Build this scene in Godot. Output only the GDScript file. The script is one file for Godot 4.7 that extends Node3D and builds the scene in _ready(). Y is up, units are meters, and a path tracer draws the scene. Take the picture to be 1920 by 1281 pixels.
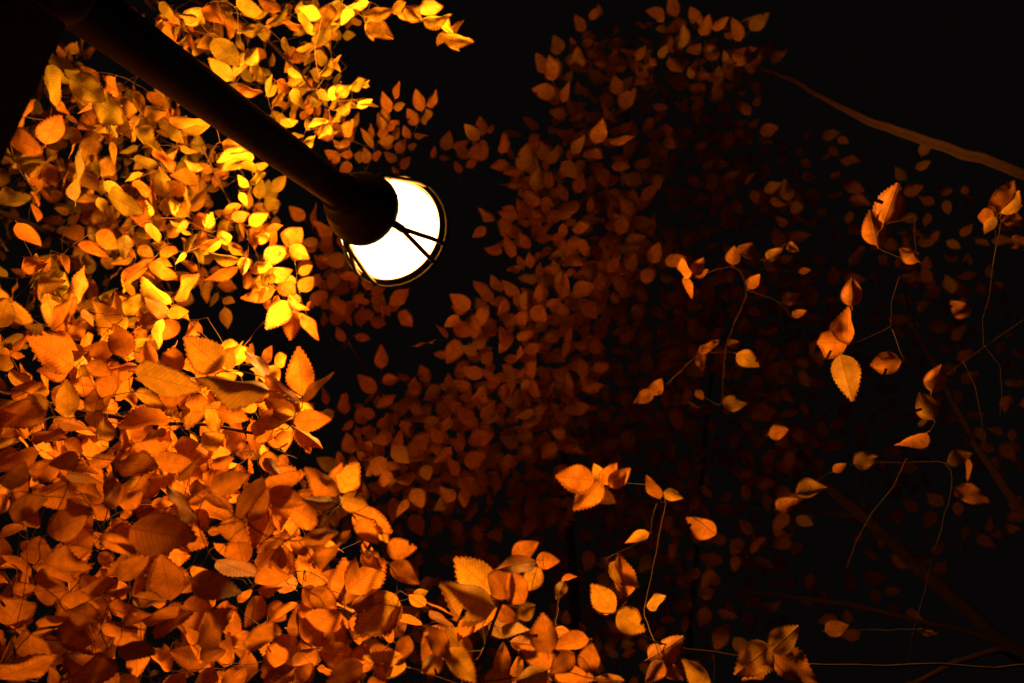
extends Node3D
# A street lamp and elm foliage at night, seen by someone who stands near the post and looks up.

const F := 1500.0                       # focal length in photo pixels (1920 wide)
var eye := Vector3(0, 1.5, 0)
var turn: Basis
var rng := RandomNumberGenerator.new()
var M := {}
var leaf_fine := []
var leaf_plain := []
var leaf_mats := []

# photo pixel + depth along the optical axis -> place in the world
func at(x: float, y: float, z: float) -> Vector3:
	return eye + turn * Vector3((x - 960.0) / F * z, -(y - 640.5) / F * z, -z)

# photo pixel -> place on the level plane at height h
func on_level(x: float, y: float, h: float) -> Vector3:
	var d := at(x, y, 1.0) - eye
	return eye + d * ((h - eye.y) / d.y)

func seen_size(p: Vector3, size: float) -> float:
	var c := turn.inverse() * (p - eye)
	if c.z > -0.2: return 0.0
	var u := 960.0 + c.x / -c.z * F
	var v := 640.5 - c.y / -c.z * F
	if u < -60 or u > 1980 or v < -60 or v > 1341: return 0.001 * size
	return size / -c.z

func _ready() -> void:
	rng.seed = 20431
	# ---------------------------------------------------------------- camera, sky, exposure
	var up_seen := Vector3((1400.0 - 960.0) / F, -(915.0 - 640.5) / F, -1.0).normalized()   # where the verticals meet
	turn = Basis(Quaternion(up_seen, Vector3.UP))
	var cam := Camera3D.new()
	cam.name = "camera"
	cam.transform = Transform3D(turn, eye)
	cam.fov = rad_to_deg(2.0 * atan(640.5 / F))
	cam.near = 0.05
	cam.far = 200.0
	var lens := CameraAttributesPhysical.new()
	lens.frustum_focal_length = 24.0 / (2.0 * tan(deg_to_rad(cam.fov) / 2.0))
	lens.frustum_focus_distance = 2.15
	lens.frustum_near = 0.05
	lens.frustum_far = 200.0
	lens.exposure_aperture = 2.6
	cam.attributes = lens
	add_child(cam)
	cam.current = true
	var env := Environment.new()
	env.background_mode = Environment.BG_SKY
	var sm := ProceduralSkyMaterial.new()
	sm.sky_top_color = Color(0.027, 0.0215, 0.019)
	sm.sky_horizon_color = Color(0.031, 0.024, 0.02)
	sm.ground_bottom_color = Color(0.012, 0.01, 0.01)
	sm.ground_horizon_color = Color(0.031, 0.024, 0.02)
	sm.sun_angle_max = 0.0
	var sky := Sky.new()
	sky.sky_material = sm
	env.sky = sky
	env.tonemap_mode = Environment.TONE_MAPPER_LINEAR
	env.tonemap_exposure = 1.0
	env.sdfgi_enabled = true
	env.ssao_enabled = true
	env.ssil_enabled = true
	var we := WorldEnvironment.new()
	we.name = "environment"
	we.environment = env
	add_child(we)

	make_materials()
	make_leaf_meshes()
	build_ground()
	build_lamp()
	build_trees()

# -------------------------------------------------------------------- materials
func plain(color: Color, rough: float, metal := 0.0) -> StandardMaterial3D:
	var m := StandardMaterial3D.new()
	m.albedo_color = color.linear_to_srgb()
	m.roughness = rough
	m.metallic = metal
	return m

func noise_tex(freq: float, sd: int, lo: Color, hi: Color, size := 256) -> NoiseTexture2D:
	var n := FastNoiseLite.new()
	n.seed = sd
	n.frequency = freq
	n.fractal_octaves = 4
	var t := NoiseTexture2D.new()
	t.noise = n
	t.width = size
	t.height = size
	t.seamless = true
	var g := Gradient.new()
	g.set_color(0, lo)
	g.set_color(1, hi)
	t.color_ramp = g
	return t

func make_materials() -> void:
	var paint := plain(Color(1, 1, 1), 0.55)
	paint.metallic_specular = 0.25
	paint.albedo_texture = noise_tex(0.03, 3, Color(0.075, 0.07, 0.066), Color(0.13, 0.118, 0.11))
	paint.uv1_triplanar = true
	paint.uv1_scale = Vector3(3, 3, 3)
	paint.heightmap_enabled = true
	paint.heightmap_texture = noise_tex(0.12, 9, Color.BLACK, Color.WHITE)
	paint.heightmap_scale = 0.03
	M.paint = paint
	var panel := plain(Color(1, 1, 1), 0.7)
	panel.albedo_texture = noise_tex(0.02, 5, Color(0.20, 0.16, 0.13), Color(0.27, 0.22, 0.17))
	panel.uv1_triplanar = true
	panel.uv1_scale = Vector3(2, 2, 2)
	M.panel = panel
	var bark := plain(Color(1, 1, 1), 0.9)
	bark.albedo_texture = noise_tex(0.035, 7, Color(0.17, 0.10, 0.07), Color(0.52, 0.34, 0.22))
	bark.uv1_scale = Vector3(2, 9, 1)
	bark.heightmap_enabled = true
	bark.heightmap_texture = noise_tex(0.05, 8, Color.BLACK, Color.WHITE)
	bark.heightmap_scale = 1.6
	M.bark = bark
	var twig := plain(Color(1, 1, 1), 0.75)
	twig.albedo_texture = noise_tex(0.06, 17, Color(0.20, 0.13, 0.09), Color(0.36, 0.24, 0.16), 128)
	twig.uv1_triplanar = true
	twig.uv1_scale = Vector3(20, 20, 20)
	M.twig = twig
	var ground := plain(Color(1, 1, 1), 0.95)
	ground.albedo_texture = noise_tex(0.05, 21, Color(0.20, 0.19, 0.17), Color(0.36, 0.33, 0.29), 512)
	ground.uv1_triplanar = true
	ground.uv1_scale = Vector3(1.5, 1.5, 1.5)
	M.ground = ground
	var bowl := plain(Color(0.8, 0.75, 0.65), 0.3)
	bowl.emission_enabled = true
	bowl.emission = Color(1.0, 0.88, 0.66)
	bowl.emission_energy_multiplier = 3.2
	M.bowl = bowl
	var lid := plain(Color(0.85, 0.83, 0.78), 0.5)
	lid.backlight_enabled = true
	lid.backlight = Color(1, 1, 1).linear_to_srgb()
	M.lid = lid
	# leaf colours: yellow green, golden, orange; each in three patterns of veins, spots and withered edges
	var hues := [Color(0.50, 0.40, 0.035), Color(0.54, 0.32, 0.03), Color(0.56, 0.238, 0.026)]
	for k in 9:
		leaf_mats.append(leaf_material(hues[k / 3], 100 + k, k % 3))

func leaf_material(base: Color, sd: int, withered: int) -> StandardMaterial3D:
	var w := 96
	var h := 160
	var im := Image.create(w, h, false, Image.FORMAT_RGB8)
	var bm := Image.create(w, h, false, Image.FORMAT_L8)
	var n := FastNoiseLite.new()
	n.seed = sd
	n.frequency = 0.03
	n.fractal_octaves = 4
	var spot := FastNoiseLite.new()
	spot.seed = sd + 50
	spot.noise_type = FastNoiseLite.TYPE_CELLULAR
	spot.frequency = 0.07
	for j in h:
		var t := j / float(h - 1)
		var hw := leaf_half(t)
		for i in w:
			var x := (i / float(w - 1) - 0.5) * 0.9
			var c := base
			var mott := n.get_noise_2d(i, j)
			c = c * (1.0 + 0.4 * mott)
			var q := (t - 0.8 * absf(x)) * 13.0
			var f := absf(q - roundf(q))
			var vein := smoothstep(0.13, 0.03, f)
			vein = maxf(vein, smoothstep(0.016, 0.006, absf(x)))
			c = c.lerp(Color(base.r * 0.62, base.g * 0.52, base.b * 0.6), vein * 0.75)
			# withered rims and specks: brown matter with its own ragged outline
			var edge := hw - absf(x)
			var rag := n.get_noise_2d(i * 2.1 + 300, j * 2.1)
			var reach := 0.012 + 0.07 * maxf(0.0, n.get_noise_2d(i * 0.7, j * 0.7 + 500) + [-0.12, 0.12, 0.4][withered])
			if edge < reach + 0.03 * rag:
				c = c.lerp(Color(0.20, 0.062, 0.016), 0.75)
			var sp := spot.get_noise_2d(i, j)
			if sp < -0.9 and n.get_noise_2d(i + 90, j) > 0.05:
				c = c.lerp(Color(0.14, 0.05, 0.015), 0.7)
			c = Color(clampf(c.r, 0, 1), clampf(c.g, 0, 1), clampf(c.b, 0, 1))
			im.set_pixel(i, j, c.linear_to_srgb())
			bm.set_pixel(i, j, Color.from_hsv(0, 0, clampf(0.25 + 0.7 * sin(PI * clampf(f * 2.0, 0, 1)) * smoothstep(0.0, 0.03, absf(x)), 0, 1)))
	var m := StandardMaterial3D.new()
	m.albedo_texture = ImageTexture.create_from_image(im)
	m.texture_repeat = false
	m.roughness = 0.55
	m.metallic_specular = 0.35
	m.heightmap_enabled = true
	m.heightmap_texture = ImageTexture.create_from_image(bm)
	m.heightmap_scale = 0.12
	m.backlight_enabled = true
	m.backlight = Color(0.92, 0.92, 0.92).linear_to_srgb()
	m.cull_mode = BaseMaterial3D.CULL_DISABLED
	return m

# -------------------------------------------------------------------- shapes
func leaf_half(t: float) -> float:
	return 0.37 * pow(maxf(0.0, sin(PI * pow(clampf(t, 0, 1), 0.77))), 0.84) * (1.0 - 0.24 * t)

# an elm leaf one unit long, base at the origin, tip towards +y, upper side towards +z
func leaf_mesh(n: int, teeth: bool, fold: float, curl: float, twist: float, wave: float, phase: float, plump: float, bite: int) -> ArrayMesh:
	var st := SurfaceTool.new()
	st.begin(Mesh.PRIMITIVE_TRIANGLES)
	var ys := [0.0]
	var zs := [0.0]
	for i in range(1, n + 1):
		var th := curl * (i / float(n) - 0.35)
		ys.append(ys[-1] + cos(th) / n)
		zs.append(zs[-1] + sin(th) / n)
	var place := func(x: float, t: float) -> Vector3:
		var k := clampi(int(t * n), 0, n - 1)
		var fr := t * n - k
		var th := curl * (t - 0.35)
		var y: float = lerpf(ys[k], ys[k + 1], fr)
		var z: float = lerpf(zs[k], zs[k + 1], fr)
		var tw := twist * (t - 0.3)
		var fo := fold + tw * signf(x)
		var up := absf(x) * sin(fo) + x * x * 0.9 * sin(phase) + wave * absf(x) * sin(t * 9.0 + phase + (1.3 if x > 0 else 0.0))
		var ax := x * cos(fo)
		return Vector3(ax, y - up * sin(th), z + up * cos(th))
	var put := func(x: float, t: float) -> void:
		st.set_uv(Vector2(x / 0.9 + 0.5, t))
		st.add_vertex(place.call(x, t))
	for s in [-1.0, 1.0]:
		var wide := plump * (1.0 if s > 0 else 0.9)
		for i in n:
			var t0 := i / float(n)
			var t1 := (i + 1) / float(n)
			var w0 := leaf_half(t0) * wide
			var w1 := leaf_half(t1) * wide
			var cols := [0.0, 0.5, 1.0] if teeth else [0.0, 1.0]
			for c in cols.size() - 1:
				if s > 0 and c == 1 and i == bite: continue          # a torn margin
				var a: float = cols[c]
				var b: float = cols[c + 1]
				var quad := [[a * w0, t0], [a * w1, t1], [b * w1, t1], [b * w0, t0]]
				for tri in [[0, 1, 2], [0, 2, 3]]:
					var p: Array = [quad[tri[0]], quad[tri[1]], quad[tri[2]]]
					if s < 0: p.reverse()
					for v in p: put.call(s * v[0], v[1])
			if teeth and i > 0 and not (s > 0 and i == bite):
				var tt := lerpf(t0, t1, 0.95)
				var wt := lerpf(w0, w1, 0.85) + 0.037
				var p2 := [[w0, t0], [w1, t1], [wt, tt]]
				if s < 0: p2.reverse()
				for v in p2: put.call(s * v[0], v[1])
	# stalk
	for k in 3:
		var a0 := TAU * k / 3.0
		var a1 := TAU * (k + 1) / 3.0
		var r := 0.011
		var q := [Vector3(cos(a0) * r, 0.01, sin(a0) * r), Vector3(cos(a1) * r, 0.01, sin(a1) * r), Vector3(cos(a1) * r, -0.09, sin(a1) * r - 0.01), Vector3(cos(a0) * r, -0.09, sin(a0) * r - 0.01)]
		for j in [0, 1, 2, 0, 2, 3]:
			st.set_uv(Vector2(0.5, 0.02))
			st.add_vertex(q[j])
	st.index()
	st.generate_normals()
	st.generate_tangents()
	return st.commit()

func make_leaf_meshes() -> void:
	var r := RandomNumberGenerator.new()
	r.seed = 77
	for k in 14:
		var wild := 1.0 if k < 3 else 0.55
		leaf_fine.append(leaf_mesh(12, true, r.randf_range(0.02, 0.5) * wild, r.randf_range(-0.9, 0.8) * wild, r.randf_range(-0.5, 0.5) * wild, r.randf_range(0.05, 0.2), r.randf_range(0, TAU), r.randf_range(0.88, 1.12), r.randi_range(3, 9) if k % 5 == 4 else -1))
	for k in 8:
		leaf_plain.append(leaf_mesh(7, false, r.randf_range(0.0, 0.3), r.randf_range(-0.6, 0.5), r.randf_range(-0.3, 0.3), r.randf_range(0.05, 0.15), r.randf_range(0, TAU), r.randf_range(0.88, 1.1), -1))

func tube(st: SurfaceTool, pts: Array, radii: Array, sides: int, lumps := 0.0) -> void:
	var rings := []
	var frame_x := Vector3.ZERO
	var run := 0.0
	for i in pts.size():
		var d: Vector3 = (pts[mini(i + 1, pts.size() - 1)] - pts[maxi(i - 1, 0)]).normalized()
		if frame_x == Vector3.ZERO: frame_x = d.cross(Vector3(0.31, 0.2, 0.93)).normalized()
		frame_x = (frame_x - d * d.dot(frame_x)).normalized()
		var fy := d.cross(frame_x)
		if i > 0: run += pts[i].distance_to(pts[i - 1])
		var ring := []
		for k in sides + 1:
			var a := TAU * (k % sides) / sides
			var rr: float = radii[i] * (1.0 + lumps * sin(a * 3.0 + run * 17.0) * sin(run * 23.0 + a))
			ring.append([pts[i] + (frame_x * cos(a) + fy * sin(a)) * rr, Vector2(run * 3.0, k / float(sides))])
		rings.append(ring)
	for i in rings.size() - 1:
		for k in sides:
			for v in [rings[i][k], rings[i][k + 1], rings[i + 1][k + 1], rings[i][k], rings[i + 1][k + 1], rings[i + 1][k]]:
				st.set_uv(v[1])
				st.add_vertex(v[0])

func lathe(profile: Array, sides := 48) -> ArrayMesh:      # profile: [radius, height] from below upwards
	var st := SurfaceTool.new()
	st.begin(Mesh.PRIMITIVE_TRIANGLES)
	for i in profile.size() - 1:
		for k in sides:
			var a := TAU * k / sides
			var b := TAU * (k + 1) / sides
			var p: Array = profile[i]
			var q: Array = profile[i + 1]
			var v := [Vector3(cos(a) * p[0], p[1], sin(a) * p[0]), Vector3(cos(b) * p[0], p[1], sin(b) * p[0]), Vector3(cos(b) * q[0], q[1], sin(b) * q[0]), Vector3(cos(a) * q[0], q[1], sin(a) * q[0])]
			for j in [0, 2, 1, 0, 3, 2]:
				if (j != 1 or p[0] > 0.0) : pass
				st.set_uv(Vector2(k / float(sides), i))
				st.add_vertex(v[j])
	st.index()
	st.generate_normals()
	return st.commit()

func part(called: String, mesh: Mesh, m: Material, parent: Node) -> MeshInstance3D:
	var o := MeshInstance3D.new()
	o.name = called
	o.mesh = mesh
	if m: o.material_override = m
	parent.add_child(o, true)
	return o

func thing(called: String, label: String, category: String, where: Vector3, group := "") -> Node3D:
	var o := Node3D.new()
	o.name = called
	o.position = where
	o.set_meta("label", label)
	o.set_meta("category", category)
	if group: o.set_meta("group", group)
	add_child(o, true)
	return o

# -------------------------------------------------------------------- setting and lamp
func build_ground() -> void:
	var pm := PlaneMesh.new()
	pm.size = Vector2(60, 60)
	var g := part("ground", pm, M.ground, self)
	g.set_meta("kind", "structure")

func smooth_rod(pts: Array, r: float, sides := 10) -> ArrayMesh:
	var st := SurfaceTool.new()
	st.begin(Mesh.PRIMITIVE_TRIANGLES)
	var cv := Curve3D.new()
	for p in pts: cv.add_point(p)
	for i in range(1, pts.size() - 1):
		var d: Vector3 = (pts[i + 1] - pts[i - 1]) * 0.18
		cv.set_point_in(i, -d)
		cv.set_point_out(i, d)
	var ps := Array(cv.tessellate(4, 3))
	var rr := []
	for p in ps: rr.append(r)
	tube(st, ps, rr, sides)
	st.index()
	st.generate_normals()
	return st.commit()

func build_lamp() -> void:
	var n := at(683, 394, 2.5)                       # middle of the neck's rim
	var hn := n.y
	var lamp := thing("street_lamp", "tall black street lamp post with a glowing glass bowl in a wire cage", "street lamp", Vector3(n.x, 0, n.z))
	var hc := hn - 1.145                              # height of the collar
	part("base_plate", lathe([[0.0, 0.004], [0.17, 0.004], [0.17, 0.02], [0.12, 0.03], [0.095, 0.10], [0.075, 0.16], [0.0, 0.16]]), M.paint, lamp)
	part("lower_post", lathe([[0.072, 0.15], [0.064, 1.2], [0.0605, hc - 0.03], [0.0605, hc - 0.009], [0.0535, hc]]), M.paint, lamp)
	part("post", lathe([[0.0525, hc - 0.02], [0.0515, hc + 0.01], [0.050, hn - 0.5], [0.0485, hn - 0.155]]), M.paint, lamp)
	var neck := part("neck", lathe([[0.05, hn - 0.17], [0.059, hn - 0.165], [0.0605, hn - 0.15], [0.058, hn - 0.138], [0.066, hn - 0.125], [0.080, hn - 0.105], [0.087, hn - 0.098], [0.088, hn - 0.088], [0.097, hn - 0.072], [0.109, hn - 0.045], [0.1155, hn - 0.018], [0.117, hn - 0.004], [0.115, hn + 0.004], [0.1, hn + 0.006], [0.0, hn + 0.006]], 64), M.paint, lamp)
	for k in 4:
		var sm := SphereMesh.new()
		sm.radius = 0.0055
		sm.height = 0.008
		sm.radial_segments = 10
		sm.rings = 5
		var a := 0.6 + TAU * k / 4.0
		part("screw", sm, M.paint, neck).position = Vector3(cos(a) * 0.1165, hn - 0.012, sin(a) * 0.1165)
	part("lamp_bowl", lathe([[0.0, hn + 0.008], [0.098, hn + 0.008], [0.112, hn + 0.02], [0.132, hn + 0.07], [0.150, hn + 0.12], [0.161, hn + 0.17], [0.167, hn + 0.205], [0.167, hn + 0.218], [0.0, hn + 0.222]], 64), M.bowl, lamp)
	# an opal lid in a dark metal rim with a short skirt
	part("lid", lathe([[0.0, hn + 0.226], [0.1685, hn + 0.226], [0.168, hn + 0.240], [0.150, hn + 0.264], [0.10, hn + 0.29], [0.04, hn + 0.306], [0.0, hn + 0.31]], 64), M.lid, lamp)
	var cap := part("rim", lathe([[0.1705, hn + 0.244], [0.1715, hn + 0.200], [0.1745, hn + 0.198], [0.176, hn + 0.202], [0.176, hn + 0.236], [0.191, hn + 0.239], [0.191, hn + 0.244], [0.1705, hn + 0.244]], 64), M.paint, lamp)
	var tm := TorusMesh.new()
	tm.inner_radius = 0.183
	tm.outer_radius = 0.195
	tm.rings = 64
	tm.ring_segments = 12
	part("rim_ring", tm, M.paint, cap).position = Vector3(0, hn + 0.222, 0)
	# four forked arms from the neck to the ring
	var e := on_level(751, 426, hn) - n
	var a0 := atan2(e.z, e.x)
	for k in 4:
		var a := a0 + TAU * k / 4.0
		var polar := func(r: float, h: float, b: float) -> Vector3: return Vector3(cos(a + b) * r, hn + h, sin(a + b) * r)
		var arm := part("forked_arm", smooth_rod([polar.call(0.108, -0.012, 0.0), polar.call(0.121, 0.005, 0.0), polar.call(0.130, 0.035, 0.0)], 0.0125), M.paint, lamp)
		for s in [-1.0, 1.0]:
			part("prong", smooth_rod([polar.call(0.127, 0.028, 0.0), polar.call(0.137, 0.05, 0.035 * s), polar.call(0.158, 0.105, 0.10 * s), polar.call(0.180, 0.165, 0.155 * s), polar.call(0.189, 0.222, 0.18 * s)], 0.0072), M.paint, arm)
	var l := OmniLight3D.new()
	l.name = "lamp_light"
	l.position = Vector3(0, hn + 0.11, 0)
	l.light_color = Color(1.0, 0.34, 0.035).linear_to_srgb()
	l.light_energy = 14.8
	l.light_size = 0.106
	l.omni_range = 40.0
	l.omni_attenuation = 2.0
	l.shadow_enabled = true
	lamp.add_child(l)
	# the dark board beside the post
	var hp := hc - 0.03
	var p0 := on_level(116, 43, hp)
	var p1 := on_level(0, 290, hp)
	var along := (p1 - p0)
	along.y = 0
	var wide := along.length() + 0.06
	along = along.normalized()
	var panel := thing("panel_board", "dark flat board fixed upright against the side of the street lamp post", "board", Vector3(p0.x, hp - 0.75, p0.z))
	panel.basis = Basis(along, Vector3.UP, along.cross(Vector3.UP))
	var bb := BoxMesh.new()
	bb.size = Vector3(wide, 0.75, 0.02)
	part("board", bb, M.panel, panel).position = Vector3(wide / 2, 0.375, 0)
	for y in [0.12, 0.62]:
		var cb := BoxMesh.new()
		cb.size = Vector3(0.12, 0.04, 0.012)
		part("bracket", cb, M.paint, panel).position = Vector3(-0.03, y, 0.017)
# leaves read off the photograph: base x, y, tip x, y in photo pixels, and apparent width in percent of the length
const HAND_A1 := [91,107,141,131,45, 104,131,134,158,50, 87,128,111,198,35, 134,148,196,188,70, 215,148,201,195,35, 195,141,215,168,40, 201,191,148,211,20, 198,208,228,198,50, 174,188,232,228,60, 87,268,111,215,60, 111,235,141,265,50, 13,258,82,282,50, 34,295,82,305,35, 0,275,20,289,30, 221,215,242,258,50, 174,238,203,248,60, 208,225,218,258,40, 250,174,268,215,50, 279,174,305,198,60, 275,201,312,218,60, 258,232,295,235,60, 252,248,295,282,50, 312,232,342,268,50, 322,221,393,235,30, 393,235,342,245,30, 252,299,299,312,50, 299,279,322,322,35, 315,322,331,282,30, 265,305,279,289,40, 339,275,369,285,50, 419,268,466,279,60, 265,326,235,339,30, 299,319,282,346,40, 262,339,272,369,50, 141,372,151,279,30, 148,322,181,356,60, 171,295,185,329,45, 208,268,215,309,40, 77,302,104,346,50, 84,349,111,336,50, 0,383,54,372,50, 84,349,94,369,45, 185,369,144,376,40, 185,372,201,403,60, 198,342,232,366,60, 205,366,265,399,50, 235,396,285,426,50, 285,406,295,386,30, 282,403,275,376,40, 329,426,346,396,50, 299,7,326,37,60, 302,40,336,37,60, 349,44,379,17,70, 369,34,336,27,60, 396,10,416,47,50, 431,27,440,57,50, 446,13,490,20,50, 403,74,446,124,60, 433,148,393,111,70, 460,117,483,91,55, 470,121,493,151,50, 446,161,490,174,50, 500,178,523,161,50, 473,30,503,17,50, 520,154,544,174,60, 540,131,567,144,60, 560,27,591,67,50, 540,37,557,60,50, 594,84,617,44,50, 527,77,544,97,50, 500,50,517,34,50, 295,67,302,37,40, 322,67,339,50,40, 40,215,64,188,50, 60,188,77,198,40, 20,242,44,218,60, 111,188,128,215,50, 128,215,144,232,40, 154,208,141,188,50, 44,322,20,302,50, 54,336,70,312,50, 235,188,232,232,40, 379,315,346,302,50, 369,336,322,329,60, 433,13,413,7,50]
const HAND_A1Y := [386,273,411,275,45, 426,285,403,290,25, 470,289,419,319,40, 463,292,409,302,50, 460,302,477,326,50, 477,322,503,305,40, 470,339,497,326,50, 466,349,446,329,60, 450,362,463,386,70, 450,386,409,403,40, 339,403,320,372,60, 336,403,356,372,60, 356,393,388,356,40, 386,426,399,399,60, 409,430,430,416,50, 436,141,463,114,40, 503,178,510,141,30, 513,198,530,171,40, 550,168,567,201,60, 527,232,557,228,50, 510,221,529,215,60, 597,171,617,188,60, 617,134,638,104,35, 601,141,621,111,50, 547,252,570,255,50, 567,268,591,258,50, 601,238,628,228,40, 614,228,577,242,30, 574,242,581,215,40, 621,228,638,208,50, 624,188,638,154,50, 503,44,540,10,30, 456,60,497,54,45, 631,181,658,161,50, 638,188,671,201,40, 631,205,661,188,50, 658,164,691,151,50, 668,188,708,198,35, 671,201,698,188,50, 614,232,597,255,50, 691,161,671,148,50, 621,7,648,13,40, 648,20,671,7,40, 621,57,638,34,40, 631,44,604,44,30, 624,111,638,134,50]
const HAND_TOP := [660,20,640,45,50, 690,5,660,15,50, 690,30,735,20,45, 690,40,700,75,50, 690,45,735,70,50, 735,20,760,5,50, 745,25,790,15,50, 760,15,790,40,50, 790,25,830,10,50, 795,35,845,30,40, 820,45,850,60,40, 830,60,820,85,50, 835,65,885,80,45, 840,60,870,40,40, 845,65,860,95,50, 600,30,560,15,50, 620,10,590,60,50, 640,5,620,40,50]
const HAND_A3 := [430,457,456,477,60, 460,484,455,514,60, 443,501,386,524,35, 446,487,393,475,45, 409,450,436,443,60, 409,440,423,423,50, 383,430,403,420,60, 409,447,366,464,40, 413,450,383,480,30, 369,440,349,474,30, 352,420,329,433,50, 349,474,327,494,40, 302,470,332,474,50, 302,467,322,454,20, 282,420,295,454,50, 235,443,232,484,50, 242,420,248,440,70, 238,470,258,484,40, 34,420,74,460,50, 131,454,144,440,60, 47,484,81,504,60, 72,507,67,477,50, 81,507,97,484,40, 74,527,121,531,50, 144,568,154,501,35, 117,477,128,511,35, 141,554,161,548,50, 181,440,221,464,60, 148,460,201,480,40, 235,527,285,484,40, 235,588,262,554,60, 282,497,332,524,50, 315,568,268,524,50, 329,558,372,517,40, 312,591,272,561,45, 317,588,352,584,80, 265,598,289,605,40, 305,601,302,652,45, 295,487,322,501,50, 228,621,215,551,30, 225,625,176,568,55, 228,648,181,618,55, 232,621,248,635,50, 235,611,258,594,50, 235,652,255,665,50, 248,652,279,635,50, 97,615,144,561,40, 158,581,174,611,40, 134,685,54,635,55, 101,628,144,655,50, 20,611,44,608,60, 7,584,64,598,40, 3,662,44,668,40, 0,561,23,574,50]
const HAND_A3B := [164,685,208,702,55, 198,682,221,678,50, 191,742,218,695,50, 218,749,248,709,40, 322,702,326,652,75, 413,688,349,635,65, 349,682,416,692,50, 426,692,436,655,50, 500,705,463,658,30, 500,732,376,702,40, 258,699,369,732,35, 356,729,279,742,45, 349,759,389,752,60, 255,739,309,766,40, 305,776,336,786,50, 567,735,560,652,60, 560,769,503,705,55, 550,776,497,752,50, 567,752,621,699,20, 554,792,617,786,65, 554,803,604,836,50, 550,776,503,803,40, 513,803,480,829,60, 530,809,534,846,70, 480,816,510,769,50, 128,776,124,715,80, 104,769,144,792,40, 104,786,164,806,40, 168,772,188,803,60, 185,823,201,782,40, 174,769,185,722,40, 310,786,228,799,45, 309,806,268,826,40, 201,776,225,762,25, 54,742,84,779,60, 0,766,81,792,50, 67,813,121,823,45, 121,829,154,846,50, 17,705,67,722,50, 23,729,77,725,40, 409,769,463,786,60, 379,836,419,816,70, 329,839,372,833,60, 258,846,315,833,40, 393,789,403,759,50, 403,729,450,742,40, 564,829,584,846,50, 336,742,356,772,50, 369,742,396,722,50]
const HAND_HANG := [470,440,497,427,60, 483,440,527,423,30, 503,437,487,457,50, 507,457,518,430,45, 537,460,564,427,70, 544,464,577,484,65, 540,467,557,490,40, 497,484,540,467,60, 537,470,497,497,50, 497,497,470,511,60, 510,524,547,507,60, 507,521,460,537,40, 513,544,455,558,45, 523,531,552,551,60, 544,554,577,581,35, 540,568,500,615,60, 550,584,544,635,65, 567,594,597,635,45, 466,484,477,477,50, 483,487,492,474,50]
const HAND_B4 := [145,857,94,870,50, 172,870,215,857,60, 225,867,293,877,50, 293,863,363,874,45, 333,897,377,857,25, 397,870,437,860,50, 397,917,464,890,60, 491,900,437,978,35, 498,860,525,894,50, 525,857,538,877,50, 629,927,575,877,55, 633,911,639,870,50, 629,944,572,937,40, 505,924,559,884,40, 501,927,569,941,60, 562,904,572,921,30, 357,927,373,894,60, 360,931,394,914,50, 336,948,360,921,40, 404,924,434,934,40, 357,944,441,978,45, 387,937,437,948,40, 367,958,390,995,50, 471,974,501,917,40, 367,978,316,914,20, 286,948,323,944,50, 283,931,303,911,50, 225,944,269,924,50, 212,944,232,911,50, 118,877,182,887,40, 215,951,205,887,30, 135,887,192,914,30, 135,911,188,931,40, 128,937,172,961,55, 61,914,94,927,70, 104,914,114,897,80, 114,917,124,951,50, 20,958,91,941,55, 30,961,77,978,50, 91,998,162,968,60, 111,1008,145,991,50, 209,985,239,978,90, 209,978,215,1005,30, 249,991,363,1012,50, 188,1012,256,1032,30, 236,1012,279,1015,40, 276,961,310,951,50, 20,917,44,870,50, 3,937,10,911,50, 37,985,0,1008,40, 40,1018,74,1028,50, 410,991,468,1012,55, 390,995,414,998,60, 404,1028,431,1032,40, 485,995,495,978,70, 485,1005,501,1025,25, 522,1069,525,1025,70, 548,1012,579,1045,50, 569,1012,626,998,50, 606,1065,636,1018,40, 619,985,633,978,60, 481,1092,542,1079,50, 548,1055,559,1082,50, 555,1062,579,1082,60, 579,1092,616,1086,55, 592,1082,606,1069,80, 585,1045,602,1052,50, 585,1109,629,1139,60, 485,1106,525,1099,50, 448,1129,471,1106,50, 410,1052,485,1079,40, 363,1086,448,1116,50, 347,1133,400,1146,50, 225,1086,279,1038,50, 283,1059,299,1065,80, 310,1065,320,1059,80, 370,1065,380,1059,60, 336,1092,363,1106,60, 252,1119,306,1129,50, 209,1133,256,1146,40, 202,1112,249,1099,40, 188,1038,212,1065,60, 209,1069,229,1086,40, 182,1106,202,1092,50, 84,1059,162,1069,40, 64,1065,135,1092,40, 67,1082,124,1106,40, 111,1038,165,1032,40, 289,1183,357,1149,40, 363,1153,390,1160,60, 279,1173,333,1139,40, 236,1173,286,1153,30, 373,1203,434,1146,50, 471,1220,508,1166,50, 515,1250,518,1207,55, 565,1180,569,1143,40, 575,1197,612,1207,50, 599,1230,633,1220,60, 555,1210,585,1223,50, 538,1267,565,1250,30, 555,1277,585,1247,60, 596,1254,626,1264,40, 377,1247,397,1267,60, 377,1237,421,1220,50, 336,1260,363,1267,50, 316,1267,333,1277,50, 283,1267,299,1257,50, 199,1190,256,1176,40, 215,1207,262,1200,40, 229,1213,289,1227,50, 219,1183,242,1173,40, 74,1176,124,1160,35, 30,1207,94,1223,50, 0,1271,98,1234,40, 135,1146,188,1163,60, 118,1126,182,1139,50, 24,1186,40,1173,40, 91,1173,64,1186,40, 108,1277,135,1274,50, 141,1267,219,1257,50, 118,1116,81,1119,20, 172,1217,195,1186,50, 195,1220,215,1234,50, 303,1234,316,1213,50, 326,1207,343,1223,40, 44,1186,10,1163,50, 13,1143,47,1126,50, 27,1112,64,1099,50]
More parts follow.
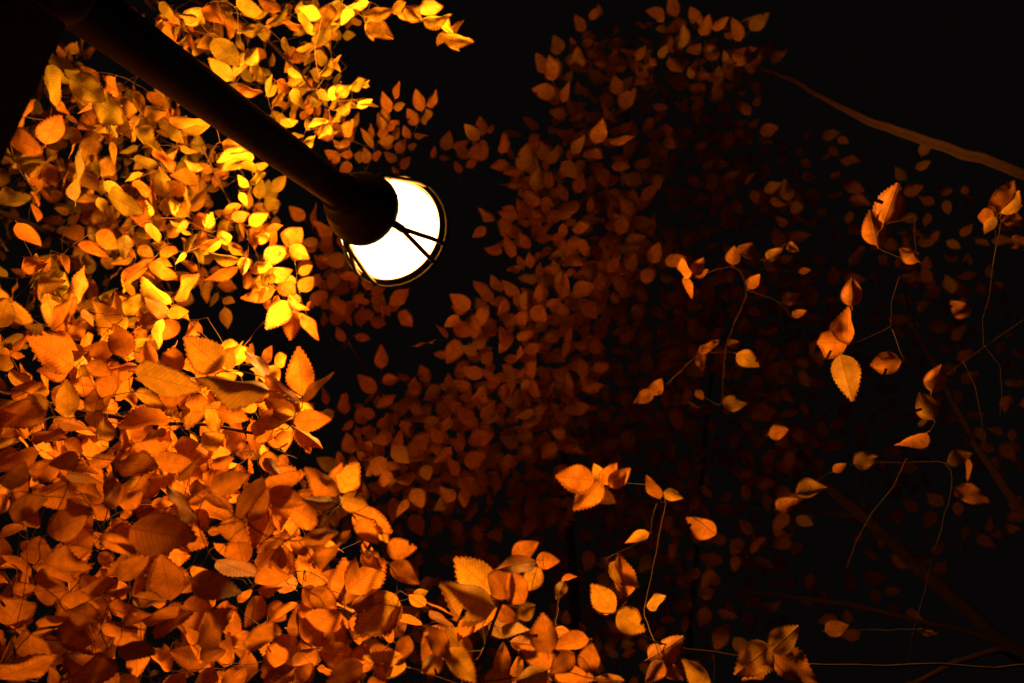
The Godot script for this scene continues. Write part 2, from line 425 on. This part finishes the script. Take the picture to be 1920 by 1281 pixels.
const HAND_B5 := [640,921,670,870,60, 640,937,687,948,60, 664,948,684,964,50, 664,964,731,998,50, 707,978,731,1018,50, 670,978,707,1018,50, 726,1032,778,1028,75, 640,1008,657,995,60, 680,1018,704,1042,50, 734,1059,785,1092,45, 775,1119,802,1109,60, 795,1136,768,1116,50, 653,1106,721,1052,60, 680,1038,714,1065,50, 738,1119,667,1190,60, 741,1126,724,1190,40, 741,1193,761,1163,55, 660,1136,707,1109,40, 758,1250,684,1234,45, 835,1227,802,1173,50, 828,1234,791,1260,60, 882,1230,825,1176,50, 842,1220,889,1277,50, 808,1146,849,1173,30, 923,1109,855,1049,75, 924,1136,828,1099,50, 931,1146,865,1186,50, 923,1116,956,1065,50, 1000,1052,936,1065,35, 963,1045,1007,1018,60, 1007,1052,1047,1052,60, 1013,1069,976,1109,50, 980,1129,953,1069,50, 1057,1092,1044,1123,60, 1054,1089,1081,1079,30, 973,1156,1003,1136,60, 933,1146,973,1163,50, 919,1170,990,1186,40, 1027,1223,1017,1153,60, 1040,1180,1071,1193,50, 1030,1250,976,1210,40, 939,1264,943,1207,65, 1101,1200,1040,1213,50, 1101,1260,1111,1207,60, 1074,1227,1034,1260,60, 1024,1257,970,1277,50, 1044,1267,1114,1271,40, 1121,1271,1168,1277,40, 909,1274,963,1274,60, 997,1274,1034,1277,50]
const HAND_D5 := [1111,900,1044,894,65, 1125,904,1077,954,60, 1128,900,1114,870,80, 1131,907,1155,870,60, 1145,911,1180,880,60, 1236,934,1212,894,40, 1246,924,1279,934,60, 1215,1001,1173,1015,40, 1175,1116,1158,1042,50, 1145,1059,1195,1099,50, 1151,1146,1111,1099,75, 1214,1136,1247,1119,40, 1158,1153,1209,1183,60, 1219,1234,1279,1197,45, 1242,1244,1212,1277,60, 1246,1244,1279,1274,50, 1340,1001,1289,974,45]
const HAND_D6 := [1448,1220,1495,1176,60, 1442,1213,1381,1264,55, 1431,1247,1391,1271,30, 1452,1223,1529,1277,50, 1330,1277,1280,1240,50]
const HAND_D6D := [1458,954,1495,937,70, 1495,927,1549,914,50, 1603,870,1643,857,60, 1778,867,1818,850,50, 1813,860,1815,900,25, 1793,917,1852,941,50, 1549,1183,1590,1173,60, 1721,1181,1758,1190,30, 1563,884,1586,870,60]
const HAND_D7 := [1658,416,1683,347,80, 1645,457,1632,397,60, 1721,489,1688,467,85, 1598,573,1598,523,60, 1589,643,1589,579,45, 1587,643,1533,643,80, 1576,669,1598,748,50, 1688,678,1634,684,80, 1748,733,1765,686,70, 1750,785,1726,738,70, 1735,785,1724,802,40, 1735,813,1681,836,35, 1816,592,1784,566,65, 1872,399,1898,341,50, 1864,407,1834,407,60, 1862,407,1847,437,50, 1885,407,1915,424,50, 1881,399,1915,386,50, 1881,399,1911,360,40, 1919,446,1898,463,60]
const HAND_D7D := [1374,495,1377,463,65, 1387,476,1411,457,60, 1286,521,1280,485,40, 1284,521,1297,558,35, 1301,515,1319,485,80, 1306,519,1327,506,60, 1314,663,1347,639,35, 1312,665,1316,693,50, 1366,648,1392,643,80, 1383,665,1422,686,60, 1306,733,1319,751,80, 1291,755,1310,766,30, 1351,738,1362,751,70, 1357,757,1398,757,50, 1469,566,1499,553,60, 1404,540,1424,515,70, 1499,510,1520,506,80, 1486,592,1512,583,60, 1439,485,1465,467,70, 1477,459,1499,472,60, 1443,815,1477,806,70, 1223,735,1190,755,75, 1225,740,1240,712,60, 1228,738,1244,729,50]
const HAND_C8 := [1026,134,1005,101,55, 1026,140,1048,118,70, 1080,130,1084,91,55, 1088,122,1103,130,50, 1271,93,1277,63,80, 1304,57,1316,32,70, 1328,95,1342,73,60, 1397,118,1373,101,60, 1401,130,1425,106,70, 1299,146,1291,126,80, 1381,260,1356,260,90, 1015,280,1038,264,70, 995,312,971,292,60, 983,321,946,317,50, 983,333,955,353,60, 1007,345,983,333,70, 1015,373,1026,345,60, 983,398,969,373,60, 999,410,1032,390,70, 975,438,942,422,50, 983,442,961,459,60, 967,467,928,459,40, 1316,146,1332,138,70, 1405,215,1391,191,60, 1417,199,1425,179,80, 1218,284,1235,264,60, 1182,292,1172,268,70]

# -------------------------------------------------------------------- trees
func smooth_line(pts: Array, step: float, wob: float) -> Array:
	var cv := Curve3D.new()
	for p in pts: cv.add_point(p)
	for i in range(1, pts.size() - 1):
		var d: Vector3 = (pts[i + 1] - pts[i - 1]) / 6.0
		cv.set_point_in(i, -d)
		cv.set_point_out(i, d)
	var n := maxi(2, int(cv.get_baked_length() / step))
	var out := []
	for i in n + 1:
		var p := cv.sample_baked(cv.get_baked_length() * i / n, true)
		if i > 0 and i < n: p += Vector3(rng.randf_range(-1, 1), rng.randf_range(-1, 1), rng.randf_range(-1, 1)) * wob
		out.append(p)
	return out

func rod_mesh(pts: Array, r0: float, r1: float, sides: int, lumps := 0.0) -> ArrayMesh:
	var st := SurfaceTool.new()
	st.begin(Mesh.PRIMITIVE_TRIANGLES)
	var rr := []
	for i in pts.size(): rr.append(lerpf(r0, r1, i / float(pts.size() - 1)))
	tube(st, pts, rr, sides, lumps)
	st.index()
	st.generate_normals()
	st.generate_tangents()
	return st.commit()

func leaf_turn(axis: Vector3, normal: Vector3, size: float) -> Basis:
	var y := axis.normalized()
	var z := (normal - y * y.dot(normal)).normalized()
	return Basis(y.cross(z) * size, y * size, z * size)

func hand_leaves(T: Dictionary, rows: Array, z: float, spread: float, hues: Array, dry := 0.1, flat := 0.6) -> void:
	for i in rows.size() / 5:
		var x0: float = rows[i * 5]
		var y0: float = rows[i * 5 + 1]
		var x1: float = rows[i * 5 + 2]
		var y1: float = rows[i * 5 + 3]
		var w: float = rows[i * 5 + 4] / 100.0
		var zz := z * (1.0 + rng.randf_range(-spread, spread))
		var mid := Vector2(x0 + x1, y0 + y1) / 2
		var half := Vector2(x1 - x0, y1 - y0) * 0.56
		x0 = mid.x - half.x
		y0 = mid.y - half.y
		x1 = mid.x + half.x
		y1 = mid.y + half.y
		var px := half.length() * 2.0
		zz = clampf(zz, 0.055 * F / px, 0.14 * F / px)       # an elm leaf is 5 to 14 cm long
		var b := at(x0, y0, zz)
		var t := at(x1, y1, zz * (1.0 + rng.randf_range(-0.02, 0.012)))
		var ax := (t - b).normalized()
		var n := ((b + t) / 2 - eye).normalized()
		n = (n - ax * ax.dot(n)).normalized()
		var roll := acos(clampf(w / flat, 0.15, 1.0)) * (1.0 if rng.randf() < 0.5 else -1.0) + rng.randf_range(-0.15, 0.15)
		n = n.rotated(ax, roll)
		var size := (t - b).length()
		T.leaves.append([Transform3D(leaf_turn(ax, n, size), b), size, hues[rng.randi() % hues.size()], dry])
		T.nodes.append(b - ax * 0.09 * size)

func sprays(T: Dictionary, poly: Array, count: int, z0: float, z1: float, hues: Array, tilt: float, big := 0.085, step := 0.036) -> void:
	var pp := PackedVector2Array()
	var box := Rect2(Vector2(poly[0], poly[1]), Vector2.ZERO)
	for i in poly.size() / 2:
		pp.append(Vector2(poly[i * 2], poly[i * 2 + 1]))
		box = box.expand(pp[i])
	var made := 0
	var spots := []
	while made < count:
		var c := Vector2.ZERO
		var far := -1.0
		for k in 14:                                             # of several places the one farthest from the others
			var q := Vector2(rng.randf_range(box.position.x, box.end.x), rng.randf_range(box.position.y, box.end.y))
			if not Geometry2D.is_point_in_polygon(q, pp): continue
			var near := 1e9
			for o in spots: near = minf(near, o.distance_to(q))
			if near > far:
				far = near
				c = q
		if far < 0.0: continue
		spots.append(c)
		made += 1
		var p := at(c.x, c.y, rng.randf_range(z0, z1))
		var a := rng.randf() * TAU
		var d := Vector3(cos(a), rng.randf_range(-0.55, 0.25), sin(a)).normalized()
		var n := rng.randi_range(4, 8)
		p -= d * step * n * 0.5
		var line := [p]
		var bend := Vector3(rng.randf_range(-0.1, 0.1), -0.05, rng.randf_range(-0.1, 0.1))
		for i in n:
			d = (d + bend + Vector3(rng.randf_range(-0.12, 0.12), rng.randf_range(-0.12, 0.12), rng.randf_range(-0.12, 0.12))).normalized()
			line.append(line[-1] + d * step)
			var side := d.cross(Vector3.UP).normalized() * (1.0 if i % 2 == 0 else -1.0)
			var ax := (d * rng.randf_range(0.3, 0.9) + side * rng.randf_range(0.6, 1.0) + Vector3(0, rng.randf_range(-0.5, 0.2), 0)).normalized()
			if i == n - 1: ax = (d + side * 0.2).normalized()
			var nn := (Vector3.UP + Vector3(rng.randfn(0, tilt), rng.randfn(0, tilt * 0.5), rng.randfn(0, tilt))).normalized()
			var size := big * rng.randf_range(0.68, 1.08) * lerpf(0.72, 1.0, minf(1.0, (i + 1) / 3.0))
			T.leaves.append([Transform3D(leaf_turn(ax, nn, size), line[-1] + ax * 0.09 * size), size, hues[rng.randi() % hues.size()], 0.05])
		T.nodes.append(p)
		T.lines.append(line)

# joins every leaf stalk and spray to the limbs by the shortest network of twigs
func grow_twigs(T: Dictionary, root: Node3D) -> void:
	var nodes: Array = T.nodes
	var n := nodes.size()
	var best := []
	var from := []
	var done := []
	var order := []
	for i in n:
		var d := INF
		var f := -1
		for j in T.anchors.size():
			var dd: float = nodes[i].distance_to(T.anchors[j])
			if dd < d:
				d = dd
				f = -1 - j
		best.append(d)
		from.append(f)
		done.append(false)
	for k in n:
		var m := -1
		for i in n:
			if not done[i] and (m < 0 or best[i] < best[m]): m = i
		done[m] = true
		order.append(m)
		for i in n:
			if not done[i]:
				var dd: float = nodes[i].distance_to(nodes[m])
				if dd < best[i]:
					best[i] = dd
					from[i] = m
	var carried := []
	var heir := []
	for i in n:
		carried.append(1)
		heir.append(-1)
	for k in range(n - 1, -1, -1):
		var i: int = order[k]
		var f: int = from[i]
		if f >= 0:
			carried[f] += carried[i]
			if heir[f] < 0 or carried[i] > carried[heir[f]]: heir[f] = i
	var chains := []
	for i in order:
		var f: int = from[i]
		if f >= 0 and heir[f] == i: continue
		var pts := [nodes[f] if f >= 0 else T.anchors[-1 - f]]
		var k: int = i
		var r: float = minf(0.0006 + 0.0003 * sqrt(carried[i]), T.thick)
		while k >= 0:
			pts.append(nodes[k])
			k = heir[k]
		chains.append([pts, r])
	for l in T.lines: chains.append([l, 0.001])
	chains.sort_custom(func(a, b): return a[0].size() > b[0].size())
	var rest := SurfaceTool.new()
	rest.begin(Mesh.PRIMITIVE_TRIANGLES)
	var used := false
	for c in chains.size():
		var pts := smooth_line(chains[c][0], 0.03, 0.0028)
		var rm := rod_mesh(pts, chains[c][1], 0.0006, 5)
		if c < 200:
			part("twig", rm, M.twig, root)
		else:
			rest.append_from(rm, 0, Transform3D())
			used = true
	if used:
		var o := part("twigs", rest.commit(), M.twig, root)
		o.set_meta("kind", "stuff")

func make_tree(label: String, foot: Vector3, limbs: Array, fill: Callable, thick := 0.0017) -> void:
	var root := thing("elm_tree", label, "tree", Vector3(foot.x, 0, foot.z), "elm trees around the street lamp")
	var T := {"leaves": [], "nodes": [], "lines": [], "anchors": [], "thick": thick}
	var shift := Transform3D(Basis(), -root.position)
	# trunk
	var top := foot
	var tr := smooth_line([Vector3(0, -0.05, 0), Vector3(0.03, foot.y * 0.4, 0.02), Vector3(-0.02, foot.y * 0.75, 0.0), Vector3(0, top.y, 0)], 0.15, 0.004)
	part("trunk", rod_mesh(tr, 0.19, 0.13, 16, 0.05), M.bark, root)
	for l in limbs:
		var pts := []
		var i := 2
		while i < l.size():
			pts.append((at(l[i], l[i + 1], l[i + 2]) if l[i] is float or l[i] is int else l[i]) + shift.origin)
			i += 3
		if l[0] > 0.012: pts.push_front(Vector3(0, top.y - 0.1, 0))
		var line := smooth_line(pts, 0.07, 0.005)
		part("branch" if l[0] < 0.03 else "limb", rod_mesh(line, l[0], l[1], 12 if l[0] > 0.012 else 6, 0.11), M.bark, root)
		for k in line.size():
			if k % 2 == 0 and k > line.size() / 5: T.anchors.append(line[k] - shift.origin)
	fill.call(T)
	for i in T.nodes.size(): T.nodes[i] += shift.origin
	for i in T.anchors.size(): T.anchors[i] += shift.origin
	for l in T.lines:
		for i in l.size(): l[i] += shift.origin
	grow_twigs(T, root)
	# leaves: the 300 that show largest one by one, the rest together
	for l in T.leaves: l.append(seen_size(l[0].origin, l[1]))
	T.leaves.sort_custom(func(a, b): return a[4] > b[4])
	var rest := []
	for k in leaf_mats.size():
		rest.append(null)
	for k in T.leaves.size():
		var l: Array = T.leaves[k]
		var mat: int = l[2] * 3 + (2 if rng.randf() < l[3] else 1 if rng.randf() < 0.35 else 0)
		var mesh: ArrayMesh = leaf_fine[rng.randi() % leaf_fine.size()] if l[4] * F > 34.0 else leaf_plain[rng.randi() % leaf_plain.size()]
		var xf: Transform3D = shift * l[0]
		if k < 300:
			part("leaf", mesh, leaf_mats[mat], root).transform = xf
		else:
			if rest[mat] == null:
				rest[mat] = SurfaceTool.new()
				rest[mat].begin(Mesh.PRIMITIVE_TRIANGLES)
			rest[mat].append_from(mesh, 0, xf)
	var am := ArrayMesh.new()
	for k in rest.size():
		if rest[k] != null:
			rest[k].set_material(leaf_mats[k])
			rest[k].commit(am)
	if am.get_surface_count() > 0:
		part("leaves", am, null, root).set_meta("kind", "stuff")

func build_trees() -> void:
	# beside the lamp: yellow and golden leaves round the post, orange ones lower down
	make_tree("elm with dense yellow and golden leaves crowding round the lamp post", at(-950, 60, 2.9), [
		[0.03, 0.004, -500, 150, 3.2, -150, 330, 3.3, 150, 460, 3.3, 330, 520, 3.2],
		[0.03, 0.004, -450, -120, 3.2, -100, -120, 3.4, 250, -40, 3.4, 480, 60, 3.3, 600, 190, 3.1],
		[0.025, 0.003, -500, 500, 2.5, -120, 700, 2.3, 200, 780, 2.2, 420, 800, 2.1, 540, 830, 2.0],
		[0.004, 0.0012, 378, 275, 2.9, 420, 360, 3.0, 460, 430, 3.08, 500, 515, 3.1, 560, 590, 3.1]],
		func(T):
			hand_leaves(T, HAND_A1, 2.95, 0.07, [0, 0, 1, 2], 0.1, 0.68)
			hand_leaves(T, HAND_A1Y, 3.0, 0.03, [0, 0, 1], 0.2, 0.68)
			hand_leaves(T, HAND_TOP, 2.75, 0.02, [0, 1], 0.7)
			hand_leaves(T, HAND_HANG, 2.96, 0.02, [1, 1, 2], 0.75)
			sprays(T, [450, 420, 500, 420, 570, 560, 590, 610, 545, 610, 480, 530], 6, 2.9, 3.05, [0, 1, 2], 0.5, 0.085)
			hand_leaves(T, HAND_A3, 2.3, 0.08, [0, 1, 2, 2], 0.1, 0.64)
			hand_leaves(T, HAND_A3B, 1.85, 0.08, [2, 2, 1])
			sprays(T, [240, 20, 560, 0, 690, 10, 600, 120, 640, 240, 560, 250, 420, 150], 24, 3.1, 3.7, [0, 0, 1, 2], 0.85, 0.1)
			sprays(T, [20, 300, 120, 90, 330, 220, 560, 390, 480, 430, 330, 600, 0, 640], 78, 3.0, 4.0, [0, 1, 1, 2], 0.85, 0.108)
			sprays(T, [0, 640, 330, 600, 470, 650, 560, 760, 520, 880, 0, 900], 32, 2.1, 3.0, [1, 2, 2], 0.65, 0.108)
			sprays(T, [610, 250, 780, 230, 905, 290, 850, 300, 660, 300], 9, 3.6, 4.0, [1, 2, 2], 0.4, 0.095))
	# low boughs in front, to the left and below
	make_tree("elm with large orange leaves on low boughs in front of the lamp", at(-500, 2100, 2.3), [
		[0.025, 0.004, -200, 1600, 2.4, 60, 1300, 2.3, 260, 1100, 2.2, 420, 960, 2.1],
		[0.025, 0.003, 100, 1650, 2.3, 420, 1330, 2.1, 620, 1130, 1.9, 720, 980, 1.75],
		[0.025, 0.003, 400, 1600, 2.0, 800, 1340, 1.75, 900, 1230, 1.65, 940, 1130, 1.56]],
		func(T):
			hand_leaves(T, HAND_B4, 1.52, 0.12, [2])
			hand_leaves(T, HAND_B5, 1.64, 0.06, [2, 2, 1], 0.1, 0.56)
			sprays(T, [0, 900, 520, 900, 640, 1050, 700, 1281, 0, 1281], 38, 1.75, 2.6, [2], 0.6, 0.115)
			sprays(T, [640, 1190, 760, 1080, 1000, 1200, 1000, 1300, 640, 1300], 3, 1.7, 1.9, [2, 2], 0.45))
	# the crown high behind the lamp
	make_tree("tall elm rising high behind the lamp, a dense dim curtain of small leaves", at(1000, 2300, 4.6), [
		[0.05, 0.008, 1050, 1600, 4.6, 1080, 1200, 4.5, 1060, 800, 4.4, 1130, 450, 4.4, 1180, 200, 4.5],
		[0.035, 0.006, 900, 1500, 4.4, 800, 1150, 4.2, 760, 850, 4.1, 640, 620, 3.9],
		[0.035, 0.006, 1250, 1500, 4.6, 1300, 1100, 4.6, 1330, 750, 4.6, 1380, 450, 4.7]],
		func(T):
			hand_leaves(T, HAND_C8, 4.2, 0.04, [1, 2, 2, 2])
			hand_leaves(T, HAND_D7D, 2.9, 0.06, [1, 2, 2, 2], 0.1, 0.54)
			sprays(T, [1000, 250, 1060, 180, 1120, 300, 1180, 420, 1150, 620, 1080, 800, 1050, 980, 880, 900, 660, 960, 640, 830, 650, 740, 820, 740, 880, 620, 960, 520, 980, 350], 108, 3.4, 4.3, [1, 2, 2, 2], 0.42, 0.112, 0.054)
			sprays(T, [1010, 150, 1110, 90, 1290, 50, 1430, 130, 1400, 300, 1500, 430, 1490, 620, 1520, 800, 1460, 1000, 1340, 1200, 1000, 1281, 1050, 980, 1080, 800, 1150, 620, 1180, 420, 1120, 300], 175, 4.0, 5.05, [1, 2, 2, 2], 0.42, 0.12, 0.064)
			sprays(T, [590, 440, 680, 500, 720, 580, 700, 620, 600, 600], 9, 3.6, 4.1, [1, 2, 2, 2], 0.4, 0.115, 0.055)
			sprays(T, [640, 920, 880, 850, 1000, 1000, 1010, 1281, 620, 1281], 30, 4.0, 4.8, [1, 2, 2, 2], 0.4, 0.13, 0.065), 0.0014)
	# the right-hand tree: thick limbs and hanging twigs with single leaves
	make_tree("sparse elm with bare thick limbs and thin hanging twigs of single leaves", at(2150, 1360, 3.9), [
		[0.045, 0.02, 1930, 1238, 3.8, 1790, 1125, 3.8, 1690, 1035, 3.8, 1622, 972, 3.8, 1560, 920, 3.9, 1500, 850, 4.1],
		[0.022, 0.004, 1930, 1238, 3.8, 1860, 1200, 3.8, 1700, 1160, 3.8, 1560, 1130, 3.85, 1400, 1110, 4.0, 1280, 1092, 4.1],
		[0.03, 0.006, 2050, 1150, 3.6, 1920, 960, 3.6, 1840, 850, 3.7, 1780, 740, 3.9, 1720, 620, 4.2, 1690, 520, 4.4],
		[0.05, 0.004, 2150, 700, 3.6, 2060, 400, 3.1, 1920, 328, 3.0, 1790, 282, 3.1, 1680, 245, 3.3, 1610, 218, 3.5, 1550, 185, 3.8, 1460, 140, 4.2, 1380, 118, 4.6],
		[0.018, 0.01, 1930, 1250, 3.5, 1860, 1222, 3.4, 1740, 1268, 3.3, 1680, 1300, 3.2],
		[0.011, 0.003, 1622, 972, 3.8, 1560, 965, 3.9, 1400, 942, 4.1],
		[0.011, 0.003, 1622, 972, 3.8, 1618, 930, 3.9, 1612, 860, 4.0],
		[0.0035, 0.0014, 2050, 1252, 2.0, 1700, 1247, 1.9, 1500, 1245, 1.86, 1330, 1226, 1.82, 1230, 1205, 1.8, 1120, 1150, 1.78, 1080, 1125, 1.76],
		[0.0013, 0.0007, 1862, 405, 2.2, 1868, 480, 2.2, 1848, 590, 2.2, 1845, 640, 2.2, 1880, 700, 2.2, 1875, 780, 2.2],
		[0.0013, 0.0007, 1920, 600, 2.2, 1850, 650, 2.2, 1770, 710, 2.2, 1745, 750, 2.2],
		[0.0013, 0.0007, 1805, 675, 2.2, 1835, 750, 2.2, 1845, 840, 2.2],
		[0.0013, 0.0007, 1700, 860, 2.1, 1660, 930, 2.1, 1615, 980, 2.1, 1600, 1040, 2.1, 1588, 1065, 2.1],
		[0.0012, 0.0007, 1720, 490, 2.2, 1715, 405, 2.2],
		[0.0012, 0.0007, 1686, 520, 2.2, 1672, 560, 2.2, 1671, 612, 2.2]],
		func(T):
			hand_leaves(T, HAND_D5, 1.78, 0.04, [2, 2, 1], 0.1, 0.54)
			hand_leaves(T, HAND_D6, 1.85, 0.03, [2, 1], 0.1, 0.54)
			hand_leaves(T, HAND_D7, 2.2, 0.04, [2, 2, 1], 0.1, 0.54)
			hand_leaves(T, HAND_D6D, 2.9, 0.06, [1, 2, 2, 2])
			sprays(T, [1450, 200, 1600, 300, 1900, 420, 1900, 1000, 1700, 1100, 1450, 1200, 1430, 700], 60, 4.3, 5.4, [1, 2, 2, 2], 0.45, 0.122, 0.07), 0.0011)
